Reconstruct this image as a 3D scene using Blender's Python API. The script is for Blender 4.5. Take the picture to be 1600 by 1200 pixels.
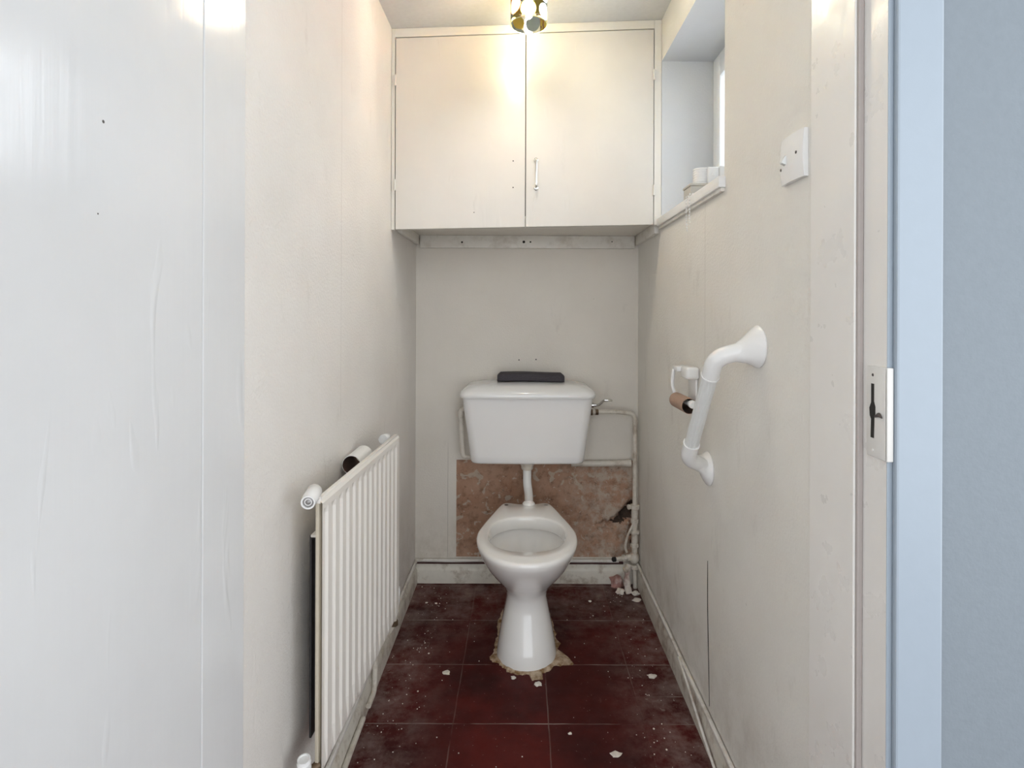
import bpy, bmesh, math, random
from mathutils import Vector, noise, Matrix
for o in list(bpy.data.objects): bpy.data.objects.remove(o)
S = bpy.context.scene
COL = S.collection
PI = math.pi
R = math.radians
# ---------------------------------------------------------------- camera, sky, exposure
cam_d = bpy.data.cameras.new('camera'); cam = bpy.data.objects.new('camera', cam_d); COL.objects.link(cam)
cam_d.sensor_width = 36; cam_d.lens = 884/1600*36; cam_d.clip_start = 0.02
cam_d.shift_x = -15/1600; cam_d.shift_y = -110/1600
cam.location = (0, 0, 1.10)
cam.rotation_euler = (Matrix.Rotation(R(90), 3, 'X') @ Matrix.Rotation(R(0.2), 3, 'Z')).to_euler()
S.camera = cam
S.view_settings.view_transform = 'Standard'; S.view_settings.look = 'None'
S.view_settings.gamma = 1; S.view_settings.use_curve_mapping = False
S.view_settings.exposure = 2.05
W = bpy.data.worlds.new('sky'); S.world = W; W.use_nodes = True
bg = W.node_tree.nodes['Background']
bg.inputs[0].default_value = (0.90, 0.95, 1.0, 1); bg.inputs[1].default_value = 0.67
BULB_STRENGTH = 125.0
BULB_COLOR = (1.0, 0.915, 0.79)

# daylight falling through the small side window
wl = bpy.data.lights.new('window_daylight', 'AREA'); wl.shape = 'RECTANGLE'; wl.size = .52; wl.size_y = .48; wl.energy = 0.9; wl.color = (.90, .95, 1.0)
wlo = bpy.data.objects.new('window_daylight', wl); COL.objects.link(wlo); wlo.location = (.90, 1.64, 1.80)
wlo.rotation_euler = (Vector((-.43, 1.25, 1.35))-Vector((.90, 1.64, 1.80))).to_track_quat('-Z', 'Y').to_euler()

# ---------------------------------------------------------------- node helpers
class NB:
    def __init__(s, name):
        s.m = bpy.data.materials.new(name); s.m.use_nodes = True
        s.t = s.m.node_tree; s.n = s.t.nodes; s.l = s.t.links
        s.b = s.n['Principled BSDF']; s.out = s.n['Material Output']
        g = s.n.new('ShaderNodeNewGeometry'); s.pos = g.outputs['Position']
        s._x = None
    def put(s, sock, v):
        if isinstance(v, (int, float)): sock.default_value = v
        elif isinstance(v, tuple): sock.default_value = v if len(v) == 4 or sock.type == 'VECTOR' else (*v, 1)
        else: s.l.new(v, sock)
    def math(s, op, a, b=0.0, c=None):
        n = s.n.new('ShaderNodeMath'); n.operation = op
        s.put(n.inputs[0], a); s.put(n.inputs[1], b)
        if c is not None: s.put(n.inputs[2], c)
        return n.outputs[0]
    def xyz(s):
        if s._x is None:
            n = s.n.new('ShaderNodeSeparateXYZ'); s.l.new(s.pos, n.inputs[0]); s._x = n.outputs
        return s._x
    def scaled(s, sc):
        n = s.n.new('ShaderNodeVectorMath'); n.operation = 'MULTIPLY'
        s.l.new(s.pos, n.inputs[0]); n.inputs[1].default_value = sc; return n.outputs[0]
    def noise(s, scale, detail=4, rough=.5, vec=None, dist=0):
        n = s.n.new('ShaderNodeTexNoise'); s.l.new(vec or s.pos, n.inputs['Vector'])
        n.inputs['Scale'].default_value = scale; n.inputs['Detail'].default_value = detail
        n.inputs['Roughness'].default_value = rough; n.inputs['Distortion'].default_value = dist
        return n.outputs['Fac']
    def voro(s, scale, feature='F1', vec=None):
        n = s.n.new('ShaderNodeTexVoronoi'); n.feature = feature
        s.l.new(vec or s.pos, n.inputs['Vector']); n.inputs['Scale'].default_value = scale
        return n.outputs['Distance']
    def ramp(s, fac, stops, interp='LINEAR'):
        n = s.n.new('ShaderNodeValToRGB'); n.color_ramp.interpolation = interp
        e = n.color_ramp.elements
        while len(e) < len(stops): e.new(.5)
        for i, (p, c) in enumerate(stops):
            e[i].position = p; e[i].color = (c, c, c, 1) if isinstance(c, (int, float)) else (*c, 1)
        s.put(n.inputs[0], fac); return n.outputs[0]
    def mix(s, f, a, b):
        n = s.n.new('ShaderNodeMix'); n.data_type = 'RGBA'
        s.put(n.inputs[0], f); s.put(n.inputs[6], a); s.put(n.inputs[7], b); return n.outputs[2]
    def smooth(s, v, a, b):      # 0 below a, 1 above b
        n = s.n.new('ShaderNodeMapRange'); n.interpolation_type = 'SMOOTHSTEP'
        s.put(n.inputs[0], v); n.inputs[1].default_value = a; n.inputs[2].default_value = b; return n.outputs[0]
    def line(s, v, at, w):       # thin soft line where v == at
        d = s.math('ABSOLUTE', s.math('SUBTRACT', v, at))
        return s.math('SUBTRACT', 1.0, s.smooth(d, w*.5, w))
    def bump(s, h, strength, dist=.002, prev=None):
        n = s.n.new('ShaderNodeBump'); s.put(n.inputs['Height'], h)
        n.inputs['Strength'].default_value = strength; n.inputs['Distance'].default_value = dist
        if prev is not None: s.l.new(prev, n.inputs['Normal'])
        return n.outputs[0]
    def done(s, color, rough=.5, normal=None, metal=0, spec=.5, coat=0):
        s.put(s.b.inputs['Base Color'], color); s.put(s.b.inputs['Roughness'], rough)
        s.b.inputs['Metallic'].default_value = metal; s.b.inputs['Specular IOR Level'].default_value = spec
        s.b.inputs['Coat Weight'].default_value = coat
        if normal is not None: s.l.new(normal, s.b.inputs['Normal'])
        return s.m

def plain(name, col, rough=.4, metal=0, var=.06, bump=.1, sc=60, coat=0, dirt=None):
    m = NB(name); f = m.noise(sc, 5)
    c = m.mix(f, tuple(min(1, v*(1+var)) for v in col), tuple(v*(1-var) for v in col))
    if dirt:
        c = m.mix(m.ramp(m.noise(18, 6, .65), [(.5, 0), (.68, dirt[1])]), c, dirt[0])
    return m.done(c, rough, m.bump(m.noise(sc*2, 4), bump, .001), metal, coat=coat)

def wallpaper(name, col, col2, seams=(), axis=1, chip=.5, marks=True):
    m = NB(name); x, y, z = m.xyz()
    a = m.noise(3.0, 5, .6); c = m.mix(m.ramp(a, [(.35, 0), (.7, 1)]), col, col2)
    if marks:
        g = m.noise(9, 8, .72, m.scaled((1, 1, .35)))
        c = m.mix(m.ramp(g, [(.60, 0), (.74, .30)]), c, (.40, .36, .30))
        sp = m.ramp(m.voro(9), [(.0, 1), (.035, 0)])
        c = m.mix(m.math('MULTIPLY', sp, .45), c, (.30, .25, .2))
        # grime creeping up from the skirting
        lo = m.math('MULTIPLY', m.math('SUBTRACT', 1., m.smooth(z, .08, .42)), m.ramp(m.noise(14, 6, .7), [(.42, 0), (.75, .5)]))
        c = m.mix(lo, c, (.42, .37, .29))
    h = m.noise(150, 3, .6); h2 = m.noise(420, 2)
    n = m.bump(h, chip, .0022); n = m.bump(h2, chip*.5, .0008, n)
    v = (x, y, z)[axis]
    wob = m.math('MULTIPLY', m.math('SUBTRACT', m.noise(4, 2), .5), .004)
    for (at, z0, z1, st) in seams:
        l = m.line(m.math('ADD', v, wob), at, .0011)
        l = m.math('MULTIPLY', l, m.smooth(z, z0-.02, z0+.02)); l = m.math('MULTIPLY', l, m.math('SUBTRACT', 1., m.smooth(z, z1-.05, z1+.05)))
        l = m.math('MULTIPLY', l, st)
        c = m.mix(l, c, (.28, .24, .20)); n = m.bump(m.math('SUBTRACT', 1., l), .5, .001, n)
    return m.done(c, .55, n)

def gloss_paint(name, col, drips=True, rough=.22, sc=1.0, specks=()):
    m = NB(name); x, y, z = m.xyz()
    c = m.mix(m.ramp(m.noise(4, 6, .6), [(.3, 0), (.75, 1)]), col, tuple(v*.93 for v in col))
    c = m.mix(m.ramp(m.noise(13, 8, .75, m.scaled((1, 1, .5))), [(.66, 0), (.95, .05)]), c, (.45, .40, .34))
    st = m.noise(60*sc, 4, .6, m.scaled((1, 1, .035)))
    n = m.bump(st, .22, .0012)
    if drips:
        d = m.ramp(m.noise(26, 2, .4, m.scaled((1, 1, .22)), .6), [(.66, 0), (.76, 1)])
        n = m.bump(d, .35, .0018, n)
    n = m.bump(m.noise(7, 3), .12, .004, n)
    for (py, pz, r) in specks:
        dd = m.math('SQRT', m.math('ADD', m.math('POWER', m.math('SUBTRACT', y, py), 2.), m.math('POWER', m.math('SUBTRACT', z, pz), 2.)))
        c = m.mix(m.math('SUBTRACT', 1., m.smooth(dd, r*.6, r)), c, (.08, .07, .06))
    r = m.ramp(m.noise(20, 4), [(.3, rough*.8), (.7, rough*1.35)])
    return m.done(c, r, n)

# ---------------------------------------------------------------- mesh helpers
def newbm(): return bmesh.new()
def box(bm, x0, x1, y0, y1, z0, z1, bev=0, seg=2):
    vs = [bm.verts.new((x, y, z)) for x in (x0, x1) for y in (y0, y1) for z in (z0, z1)]
    F = [(0,1,3,2),(4,6,7,5),(0,4,5,1),(2,3,7,6),(0,2,6,4),(1,5,7,3)]
    fs = [bm.faces.new([vs[i] for i in f]) for f in F]
    if bev:
        es = list({e for f in fs for e in f.edges})
        bmesh.ops.bevel(bm, geom=es, offset=bev, segments=seg, affect='EDGES', profile=.5)
    return vs
def hexa(bm, p, bev=0, seg=2):   # p: 8 corners ordered as box (x,y,z loops)
    vs = [bm.verts.new(q) for q in p]
    F = [(0,1,3,2),(4,6,7,5),(0,4,5,1),(2,3,7,6),(0,2,6,4),(1,5,7,3)]
    fs = [bm.faces.new([vs[i] for i in f]) for f in F]
    if bev: bmesh.ops.bevel(bm, geom=list({e for f in fs for e in f.edges}), offset=bev, segments=seg, affect='EDGES', profile=.5)
def loft(bm, rings, cap0=True, cap1=True):
    rr = [[bm.verts.new(p) for p in r] for r in rings]; n = len(rr[0])
    for a, b in zip(rr, rr[1:]):
        for i in range(n): bm.faces.new((a[i], a[(i+1) % n], b[(i+1) % n], b[i]))
    if cap0: bm.faces.new(list(reversed(rr[0])))
    if cap1: bm.faces.new(rr[-1])
def frame(d):
    d = d.normalized(); u = Vector((0, 0, 1)) if abs(d.z) < .9 else Vector((0, 1, 0))
    a = d.cross(u).normalized(); return a, d.cross(a).normalized()
def lathe(bm, base, axis, prof, n=24, cap0=True, cap1=True):   # prof: (distance along axis, radius)
    base = Vector(base); axis = Vector(axis).normalized(); a, b = frame(axis)
    loft(bm, [[base+axis*t+(a*math.cos(2*PI*i/n)+b*math.sin(2*PI*i/n))*max(r, 1e-5) for i in range(n)] for t, r in prof], cap0, cap1)
def tube(bm, pts, r, n=14, closed_ends=True):
    pts = [Vector(p) for p in pts]; rad = r if isinstance(r, list) else [r]*len(pts)
    rings = []; a = None
    for i, p in enumerate(pts):
        d = (pts[min(i+1, len(pts)-1)]-pts[max(i-1, 0)]).normalized()
        if a is None: a, _ = frame(d)
        else: a = (a-d*a.dot(d)).normalized()
        b = d.cross(a)
        rings.append([p+(a*math.cos(2*PI*k/n)+b*math.sin(2*PI*k/n))*rad[i] for k in range(n)])
    loft(bm, rings, closed_ends, closed_ends)
def fillet(pts, rad, seg=8):     # round the inner corners of a polyline
    pts = [Vector(p) for p in pts]; out = [pts[0]]
    for a, b, c in zip(pts, pts[1:], pts[2:]):
        d1 = (a-b); d2 = (c-b); r = min(rad, d1.length*.49, d2.length*.49)
        p0 = b+d1.normalized()*r; p1 = b+d2.normalized()*r
        for i in range(seg+1):
            t = i/seg; out.append(p0*(1-t)**2+b*2*t*(1-t)+p1*t*t)
    out.append(pts[-1]); return out
def rrect(cx, cy, hx, hy, r, z, n=6, bow=0):
    P = []
    for sx, sy, a0 in ((1, 1, 0), (-1, 1, 90), (-1, -1, 180), (1, -1, 270)):
        for i in range(n+1):
            a = R(a0+90*i/n); P.append([cx+sx*(hx-r)+r*math.cos(a), cy+sy*(hy-r)+r*math.sin(a), z])
    Q = []
    for i, p in enumerate(P):      # densify the long sides so they can bow
        q = P[(i+1) % len(P)]; Q.append(p)
        if i % (n+1) == n:
            for k in range(1, 8): Q.append([p[0]+(q[0]-p[0])*k/8, p[1]+(q[1]-p[1])*k/8, z])
    for p in Q:
        if p[1] < cy: p[1] -= bow*(1-((p[0]-cx)/hx)**2)
    return Q
def obj(name, bm, mat, parent=None, smooth=True, angle=35, label=None):
    bmesh.ops.recalc_face_normals(bm, faces=bm.faces)
    me = bpy.data.meshes.new(name); bm.to_mesh(me); bm.free()
    for m in (mat if isinstance(mat, list) else [mat]): me.materials.append(m)
    if smooth:
        me.shade_smooth(); me.set_sharp_from_angle(angle=R(angle))
    o = bpy.data.objects.new(name, me); COL.objects.link(o)
    if parent:
        o.parent = parent; p = parent; off = Vector((0, 0, 0))
        while p: off += p.location; p = p.parent
        o.location = -off
        if label: o['label'] = label
    return o
def thing(name, label, cat, loc=(0, 0, 0), group=None):
    o = bpy.data.objects.new(name, None); COL.objects.link(o); o.location = loc
    o.empty_display_size = .05; o['label'] = label; o['category'] = cat
    if group: o['group'] = group
    return o
def tag(o, label, cat, group=None, kind=None):
    o['label'] = label; o['category'] = cat
    if group: o['group'] = group
    if kind: o['kind'] = kind
    return o
def struct(name, bm, m, label, smooth=False, cat='wall'):
    o = obj(name, bm, m, None, smooth); o['kind'] = 'structure'; o['label'] = label; o['category'] = cat; return o

# ---------------------------------------------------------------- materials
XL, XR, YB = -.433, .478, 2.32
M_left = wallpaper('wallpaper_left', (.79, .755, .71), (.73, .695, .65), [(1.357, .85, 2.1, .4)], 1, .8)
M_right = wallpaper('wallpaper_right', (.79, .765, .71), (.74, .71, .65), [(1.475, .9, 1.4, .5)], 1, .7)
M_back = wallpaper('wallpaper_back', (.76, .71, .635), (.71, .66, .585), [(-.30, .1, .56, .6), (.245, .5, .72, .5)], 0, .4)
M_ceil = plain('ceiling_paint', (.66, .66, .65), .6, var=.08, bump=.5, sc=70)
M_trim = plain('painted_trim', (.74, .71, .65), .35, var=.05, bump=.2, sc=50, dirt=((.42, .36, .28), .45))
M_skirt = plain('scuffed_skirting_paint', (.68, .64, .56), .4, var=.08, bump=.4, sc=60, dirt=((.30, .23, .16), .8))
M_bead = plain('painted_bead', (.72, .69, .64), .35, var=.05, bump=.2, sc=60, dirt=((.35, .28, .2), .6))
M_frame = gloss_paint('door_frame_gloss', (.82, .79, .745), False, .30)
M_door = gloss_paint('door_gloss', (.70, .70, .695), True, .16, 1, [(.582, 1.296, .0022), (.575, 1.20, .0012)])
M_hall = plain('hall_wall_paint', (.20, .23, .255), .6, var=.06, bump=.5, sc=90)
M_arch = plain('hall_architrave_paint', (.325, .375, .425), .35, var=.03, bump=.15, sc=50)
M_cup = gloss_paint('cupboard_gloss', (.70, .66, .60), True, .20, .8)
M_cupf = plain('cupboard_frame_paint', (.74, .70, .63), .35, var=.04, bump=.15, sc=50)
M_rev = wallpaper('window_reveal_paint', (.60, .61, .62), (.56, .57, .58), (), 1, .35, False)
M_sill = plain('sill_paint', (.78, .77, .75), .3, var=.03, bump=.1, sc=40)
M_upvc = plain('white_window_frame', (.86, .88, .9), .3, var=.01, bump=.02)
M_cer = plain('white_ceramic', (.90, .875, .84), .08, var=.012, bump=.0, sc=20, coat=.6)
M_cis = plain('white_cistern_plastic', (.86, .845, .83), .22, var=.012, bump=.02, sc=20)
M_plas = plain('white_plastic', (.82, .81, .79), .25, var=.01, bump=.02)
M_rail = plain('ribbed_grey_white_tube', (.72, .725, .70), .35, var=.02, bump=.05)
M_rad = plain('radiator_enamel', (.82, .78, .72), .28, var=.02, bump=.05, sc=30)
M_radback = plain('radiator_aged_enamel', (.52, .46, .36), .5, var=.1, bump=.2)
M_dark = plain('dark_bracket_metal', (.035, .033, .035), .7, var=.3, bump=.3)
M_grey = plain('grey_metal', (.32, .31, .30), .4, .6)
M_chrome = plain('chrome', (.72, .72, .70), .15, 1, var=.02, bump=.02)
M_brass = plain('aged_brass', (.16, .11, .07), .45, .7, var=.2)
M_black = plain('black_rubber', (.012, .012, .012), .6)
M_pipe = plain('painted_pipe', (.66, .61, .53), .4, var=.1, bump=.3, sc=80, dirt=((.28, .2, .13), .6))
M_card = plain('brown_card', (.40, .27, .20), .8, var=.08)
M_cardd = plain('brown_card_inside', (.12, .065, .045), .85, var=.08)
M_wtube = plain('white_tube', (.84, .83, .80), .5, var=.02)
M_sponge = plain('charcoal_foam', (.06, .053, .06), .95, var=.3, bump=.9, sc=220)
M_beige = plain('beige_card', (.52, .49, .43), .6, var=.04)
M_hole = plain('dark_hole', (.02, .017, .014), .9)
M_steel = plain('worn_steel', (.10, .085, .08), .5, .5, var=.3)
M_plas_crumb = plain('plaster_crumb', (.74, .68, .60), .9, var=.15, bump=.6, sc=200)
M_tape = plain('dirty_white_wrap', (.66, .60, .54), .8, var=.2, bump=.8, sc=90, dirt=((.25, .1, .08), .8))

def floor_mat():
    m = NB('dark_red_tiles'); x, y, z = m.xyz(); P = .256
    def grid(v, o):   # distance to the nearest joint
        f = m.math('FRACT', m.math('ADD', m.math('DIVIDE', m.math('SUBTRACT', v, o), P), .5))
        return m.math('MULTIPLY', m.math('ABSOLUTE', m.math('SUBTRACT', f, .5)), P)
    def cell(v, o): return m.math('FLOOR', m.math('DIVIDE', m.math('SUBTRACT', v, o), P))
    wob = m.math('MULTIPLY', m.math('SUBTRACT', m.noise(12, 3), .5), .004)
    xw = m.math('ADD', x, wob); yw = m.math('ADD', y, wob)
    strip = m.math('GREATER_THAN', x, .335)
    gx = grid(xw, -.180); gy = grid(yw, 1.517); gy2 = m.math('ADD', m.math('MULTIPLY', m.math('ABSOLUTE', m.math('SUBTRACT', yw, 1.626)), 1.), m.math('MULTIPLY', m.math('SUBTRACT', 1., strip), 1.))
    d = m.math('MINIMUM', m.math('MINIMUM', gx, gy), gy2)
    wn = m.noise(5, 4, .6)
    line = m.math('SUBTRACT', 1., m.smooth(d, .0007, .0024))
    line = m.math('MULTIPLY', line, m.ramp(wn, [(.38, .0), (.66, .8)]))
    line = m.math('MULTIPLY', line, m.math('ADD', .35, m.math('MULTIPLY', m.smooth(m.math('SUBTRACT', gx, gy), -.001, .001), .65)))
    # per-tile tint
    cid = m.math('FRACT', m.math('MULTIPLY', m.math('SINE', m.math('ADD', m.math('MULTIPLY', cell(x, -.18), 12.99), m.math('MULTIPLY', cell(y, 1.517), 78.2))), 437.5))
    base = m.mix(cid, (.105, .0120, .0095), (.070, .0105, .0085))
    base = m.mix(m.ramp(m.noise(4, 5, .6), [(.35, 0), (.7, 1)]), base, (.036, .0075, .0075))
    # trodden dust: denser to the edges
    ex = m.smooth(m.math('ABSOLUTE', m.math('SUBTRACT', x, .02)), .18, .46); ey = m.smooth(y, 1.75, 2.3)
    edge = m.math('MAXIMUM', ex, ey)
    dust = m.ramp(m.noise(11, 9, .72), [(.40, 0), (.72, 1)])
    dust = m.math('MULTIPLY', dust, m.math('ADD', .01, m.math('MULTIPLY', edge, .62)))
    c = m.mix(dust, base, (.38, .29, .26))
    sm = m.ramp(m.noise(30, 7, .75, None, 1.2), [(.60, 0), (.72, 1)])
    c = m.mix(m.math('MULTIPLY', sm, m.math('ADD', .05, m.math('MULTIPLY', edge, .62))), c, (.42, .35, .30))
    fl = m.ramp(m.voro(60), [(.0, 1), (.09, 0)])
    c = m.mix(m.math('MULTIPLY', fl, .5), c, (.55, .48, .42))
    c = m.mix(line, c, (.40, .34, .30))
    n = m.bump(m.math('SUBTRACT', 1., m.math('SUBTRACT', 1., m.smooth(d, .0005, .003))), .5, .001)
    n = m.bump(m.noise(40, 6, .7), .25, .0015, n)
    return m.done(c, m.ramp(m.noise(14, 5), [(.3, .45), (.7, .7)]), n, spec=.15)
M_floor = floor_mat()

def patch_mat():
    m = NB('bare_plaster'); x, y, z = m.xyz()
    c = m.mix(m.ramp(m.noise(8, 6, .65), [(.35, 0), (.65, 1)]), (.37, .20, .125), (.46, .29, .20))
    c = m.mix(m.ramp(m.noise(22, 6, .7), [(.50, 0), (.7, .8)]), c, (.19, .10, .062))
    pale = m.ramp(m.noise(17, 4, .55, None, 1.3), [(.60, 0), (.615, 1)])
    c = m.mix(m.math('MULTIPLY', pale, .75), c, (.50, .42, .33))
    pale2 = m.ramp(m.noise(42, 3, .5, None, .8), [(.66, 0), (.68, 1)])
    c = m.mix(m.math('MULTIPLY', pale2, .7), c, (.55, .47, .38))
    r = m.smooth(x, .10, .36)
    c = m.mix(m.math('MULTIPLY', r, m.ramp(m.noise(26, 7, .75), [(.42, 0), (.58, .85)])), c, (.50, .42, .34))
    c = m.mix(m.ramp(m.noise(34, 8, .8), [(.56, 0), (.66, .75)]), c, (.10, .055, .035))
    return m.done(c, .9, m.bump(m.noise(60, 7, .7), .7, .003))
M_patch = patch_mat()
M_cavity_shade = plain('cavity_shade', (.075, .05, .035), .95, var=.5, bump=.9, sc=60)

def mortar_mat():
    m = NB('broken_bedding_mortar')
    c = m.mix(m.ramp(m.noise(38, 6, .7), [(.38, 0), (.62, 1)]), (.22, .12, .045), (.60, .47, .34))
    return m.done(c, .95, m.bump(m.noise(90, 5, .7), .8, .003))
M_mortar = mortar_mat()

# ---------------------------------------------------------------- structure
bm = newbm(); box(bm, XL-.1, XR+.22, .93, YB+.1, -.08, 0)
box(bm, -2.2, 2.2, -1.6, .93, -.08, 0)
struct('floor', bm, M_floor, 'dark red tiled floor with dusty pale joints', cat='floor')
def zc(x): return 2.074+.0757*x
bm = newbm()
hexa(bm, [(x, y, zc(x)+dz) for x in (XL, XR) for y in (.85, YB) for dz in (0, .1)])
struct('ceiling', bm, M_ceil, 'uneven pale grey painted ceiling above the cupboard', cat='ceiling')
bm = newbm(); box(bm, XL-.1, XL, .882, YB+.1, 0, 2.3); struct('wall_left', bm, M_left, 'left wall in off-white textured paper')
bm = newbm()
Z0, Z1, Y0, Y1 = 1.398, 1.967, 1.337, 1.94
box(bm, XR, XR+.22, .93, YB+.1, 0, Z0); box(bm, XR, XR+.22, .93, YB+.1, Z1, 2.3)
box(bm, XR, XR+.22, .93, Y0, Z0, Z1); box(bm, XR, XR+.22, Y1, YB+.1, Z0, Z1)
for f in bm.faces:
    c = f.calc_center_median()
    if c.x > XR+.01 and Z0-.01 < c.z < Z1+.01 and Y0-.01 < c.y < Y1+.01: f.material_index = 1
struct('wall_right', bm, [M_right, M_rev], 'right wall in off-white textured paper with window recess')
# back wall with the bare patch left open, then the patch itself
PX0, PX1, PZ0, PZ1 = -.265, .461, .103, .50
bm = newbm()
box(bm, XL, PX0, YB, YB+.1, 0, 2.3); box(bm, PX1, XR, YB, YB+.1, 0, 2.3)
box(bm, PX0, PX1, YB, YB+.1, 0, PZ0); box(bm, PX0, PX1, YB, YB+.1, PZ1, 2.3)
struct('wall_back', bm, M_back, 'back wall in grey-beige paper behind the cistern')
bm = newbm(); NX, NZ = 150, 80; G = []
for j in range(NZ+1):
    row = []
    for i in range(NX+1):
        x = PX0+(PX1-PX0)*i/NX; z = PZ0+(PZ1-PZ0)*j/NZ
        d = .003+.003*noise.fractal((x*22, z*22, 3), 1, 2, 5)
        if noise.noise((x*17, z*17, 9)) > .22: d -= .003
        # ragged cavity by the pipes
        cz = .235+.62*max(0, x-.385)+.012*noise.noise((x*60, 0, 1))
        w = max(0, (x-.30)/.16); e = abs(z-cz-.02*w)/(.004+.035*w**1.5+.001)
        if x > .30 and e < 1.5: d += .05*w*max(0, 1.5-e)*(.8+.5*noise.noise((x*80, z*80, 2)))
        if x > .39 and z < .25: d += .03*((x-.39)/.07)*(.6+.6*noise.noise((x*40, z*40, 5)))
        k = min(1, min(i, j, NX-i+1, NZ-j)/2)
        row.append(bm.verts.new((x, YB+max(-.001, d)*k+.0002, z)))
    G.append(row)
for j in range(NZ):
    for i in range(NX):
        f = bm.faces.new((G[j][i], G[j][i+1], G[j+1][i+1], G[j+1][i]))
        if f.calc_center_median().y > YB+.022: f.material_index = 1  # deepest faces coloured dark brown to paint in the shade inside the hole
struct('trim_1', bm, [M_patch, M_cavity_shade], 'bare brown plaster patch with flaking paint below the cistern', True, 'bare plaster')

# skirtings
def skirting(name, A, B, nrm, label):      # A->B along the wall, nrm into the room
    bm = newbm(); A = Vector(A); B = Vector(B); n = Vector(nrm)
    t = .009 if abs(n.x) and n.x < 0 else (.012 if abs(n.x) else .016)
    prof = [(0, 0), (t, 0), (t, .050), (t*.85, .058), (t*.55, .064), (t*.2, .074), (0, .074)]
    N = 40; rings = []
    for k in range(N+1):
        p = A.lerp(B, k/N); j = .0012*noise.noise(p*14)
        rings.append([p+n*(d+(j if d > 0 else 0))+Vector((0, 0, z+(j if z > 0 else 0))) for d, z in prof])
    loft(bm, rings)
    return struct(name, bm, M_skirt, label, True, 'skirting')
skirting('baseboard_left', (XL, .89, 0), (XL, YB-.017, 0), (1, 0, 0), 'scuffed cream skirting along the left wall under the radiator')
skirting('baseboard_right', (XR, .935, 0), (XR, YB-.017, 0), (-1, 0, 0), 'scuffed cream skirting along the right wall')
skirting('baseboard_back', (XL, YB, 0), (XR, YB, 0), (0, -1, 0), 'low cream skirting behind the toilet pan')
M_redgap = plain('dark_red_tile_edge', (.06, .018, .015), .5, var=.2)
def bead(name, A, B, n, label):
    bm = newbm(); A = Vector(A); B = Vector(B); n = Vector(n); N = 50; rings = []
    for k in range(N+1):
        p = A.lerp(B, k/N); j = .0015*noise.noise(p*9+Vector((5, 0, 0)))
        rings.append([p+n*(.0075+.006*math.cos(a)+j)+Vector((0, 0, .0065*math.sin(a)+j*2)) for a in [2*PI*i/10 for i in range(10)]])
    loft(bm, rings); return struct(name, bm, M_bead, label, True, 'trim')
bead('trim_2', (XL, YB-.003, .092), (.40, YB-.003, .092), (0, -1, 0), 'pale bead on the back wall above the skirting')
bead('trim_3', (XR, .935, .092), (XR, YB-.02, .092), (-1, 0, 0), 'pale bead on the right wall above the skirting')
bead('trim_4', (XL, .89, .092), (XL, YB-.02, .092), (1, 0, 0), 'pale bead on the left wall above the skirting')
bm = newbm(); box(bm, XL, .42, YB-.0035, YB, .074, .086)
struct('trim_5', bm, M_redgap, 'dark red line between skirting and bead on the back wall', cat='trim')
bm = newbm()   # opened paper joint low on the right wall
pts = [(XR-.0004, 1.445-.013*t+.003*math.sin(t*5), .47-.36*t) for t in [k/14 for k in range(15)]]
tube(bm, pts, [.0004+.0010*math.sin(PI*min(1, .15+k/14*.75)) for k in range(15)], 6)
struct('trim_6', bm, M_hole, 'thin dark opened paper joint low on the right wall', True, 'crack')

# door frame + door leaf + hall
bm = newbm()
box(bm, .484, .505, .748, .93, 0, 2.02, .0012); box(bm, .474, .4845, .806, .93, 0, 2.01, .002)
for f in bm.faces:
    if f.calc_center_median().y < .7495: f.material_index = 1
obj_r = struct('door_1', bm, [M_frame, M_arch], 'cream painted door frame upright with striker plate', cat='door frame')
bm = newbm()
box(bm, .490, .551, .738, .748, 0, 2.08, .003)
struct('trim_7', bm, M_arch, 'blue-grey painted architrave on the hall side of the frame', cat='architrave')
bm = newbm()
box(bm, -.46, -.440, .748, .882, 0, 2.02, .0015); box(bm, -.4405, -.431, .766, .882, 0, 2.01, .002)
struct('door_2', bm, M_door, 'glossy white hinge side of the door frame', cat='door frame')
bm = newbm(); box(bm, -.44, .484, .748, .882, 2.02, 2.04); struct('trim_8', bm, M_frame, 'head of the door frame', cat='door frame')
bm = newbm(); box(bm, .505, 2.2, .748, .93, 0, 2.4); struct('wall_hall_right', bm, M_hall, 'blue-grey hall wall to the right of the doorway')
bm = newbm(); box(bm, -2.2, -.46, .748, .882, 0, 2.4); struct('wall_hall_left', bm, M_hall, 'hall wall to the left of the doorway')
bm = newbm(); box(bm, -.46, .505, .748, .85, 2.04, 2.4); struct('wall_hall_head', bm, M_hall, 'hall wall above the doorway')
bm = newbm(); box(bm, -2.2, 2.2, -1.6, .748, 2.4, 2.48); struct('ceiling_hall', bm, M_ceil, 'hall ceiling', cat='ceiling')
dr = thing('door', 'glossy white door standing open at the left edge of the view', 'door', (-.454, .76, .005))
bm = newbm(); box(bm, -.474, -.4309, .0, .7645, .005, 1.99, .002); obj('door_leaf', bm, M_door, dr, angle=20)
for z in (.25, 1.75):
    bm = newbm(); lathe(bm, (-.4375, .7645, z-.04), (0, 0, 1), [(0, .0015), (.002, .0018), (.078, .0018), (.08, .0015)], 10); obj('hinge', bm, M_frame, dr)

bm = newbm(); box(bm, .4755, .4838, .7995, .8055, 0, 2.0, .002)  # added strip, its dark colour stands in for the shaded step of the stop
struct('trim_12', bm, plain('stop_shade_strip', (.40, .355, .33), .7), 'added grey-beige strip painting in the shaded step of the door stop', cat='shade strip')
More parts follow.
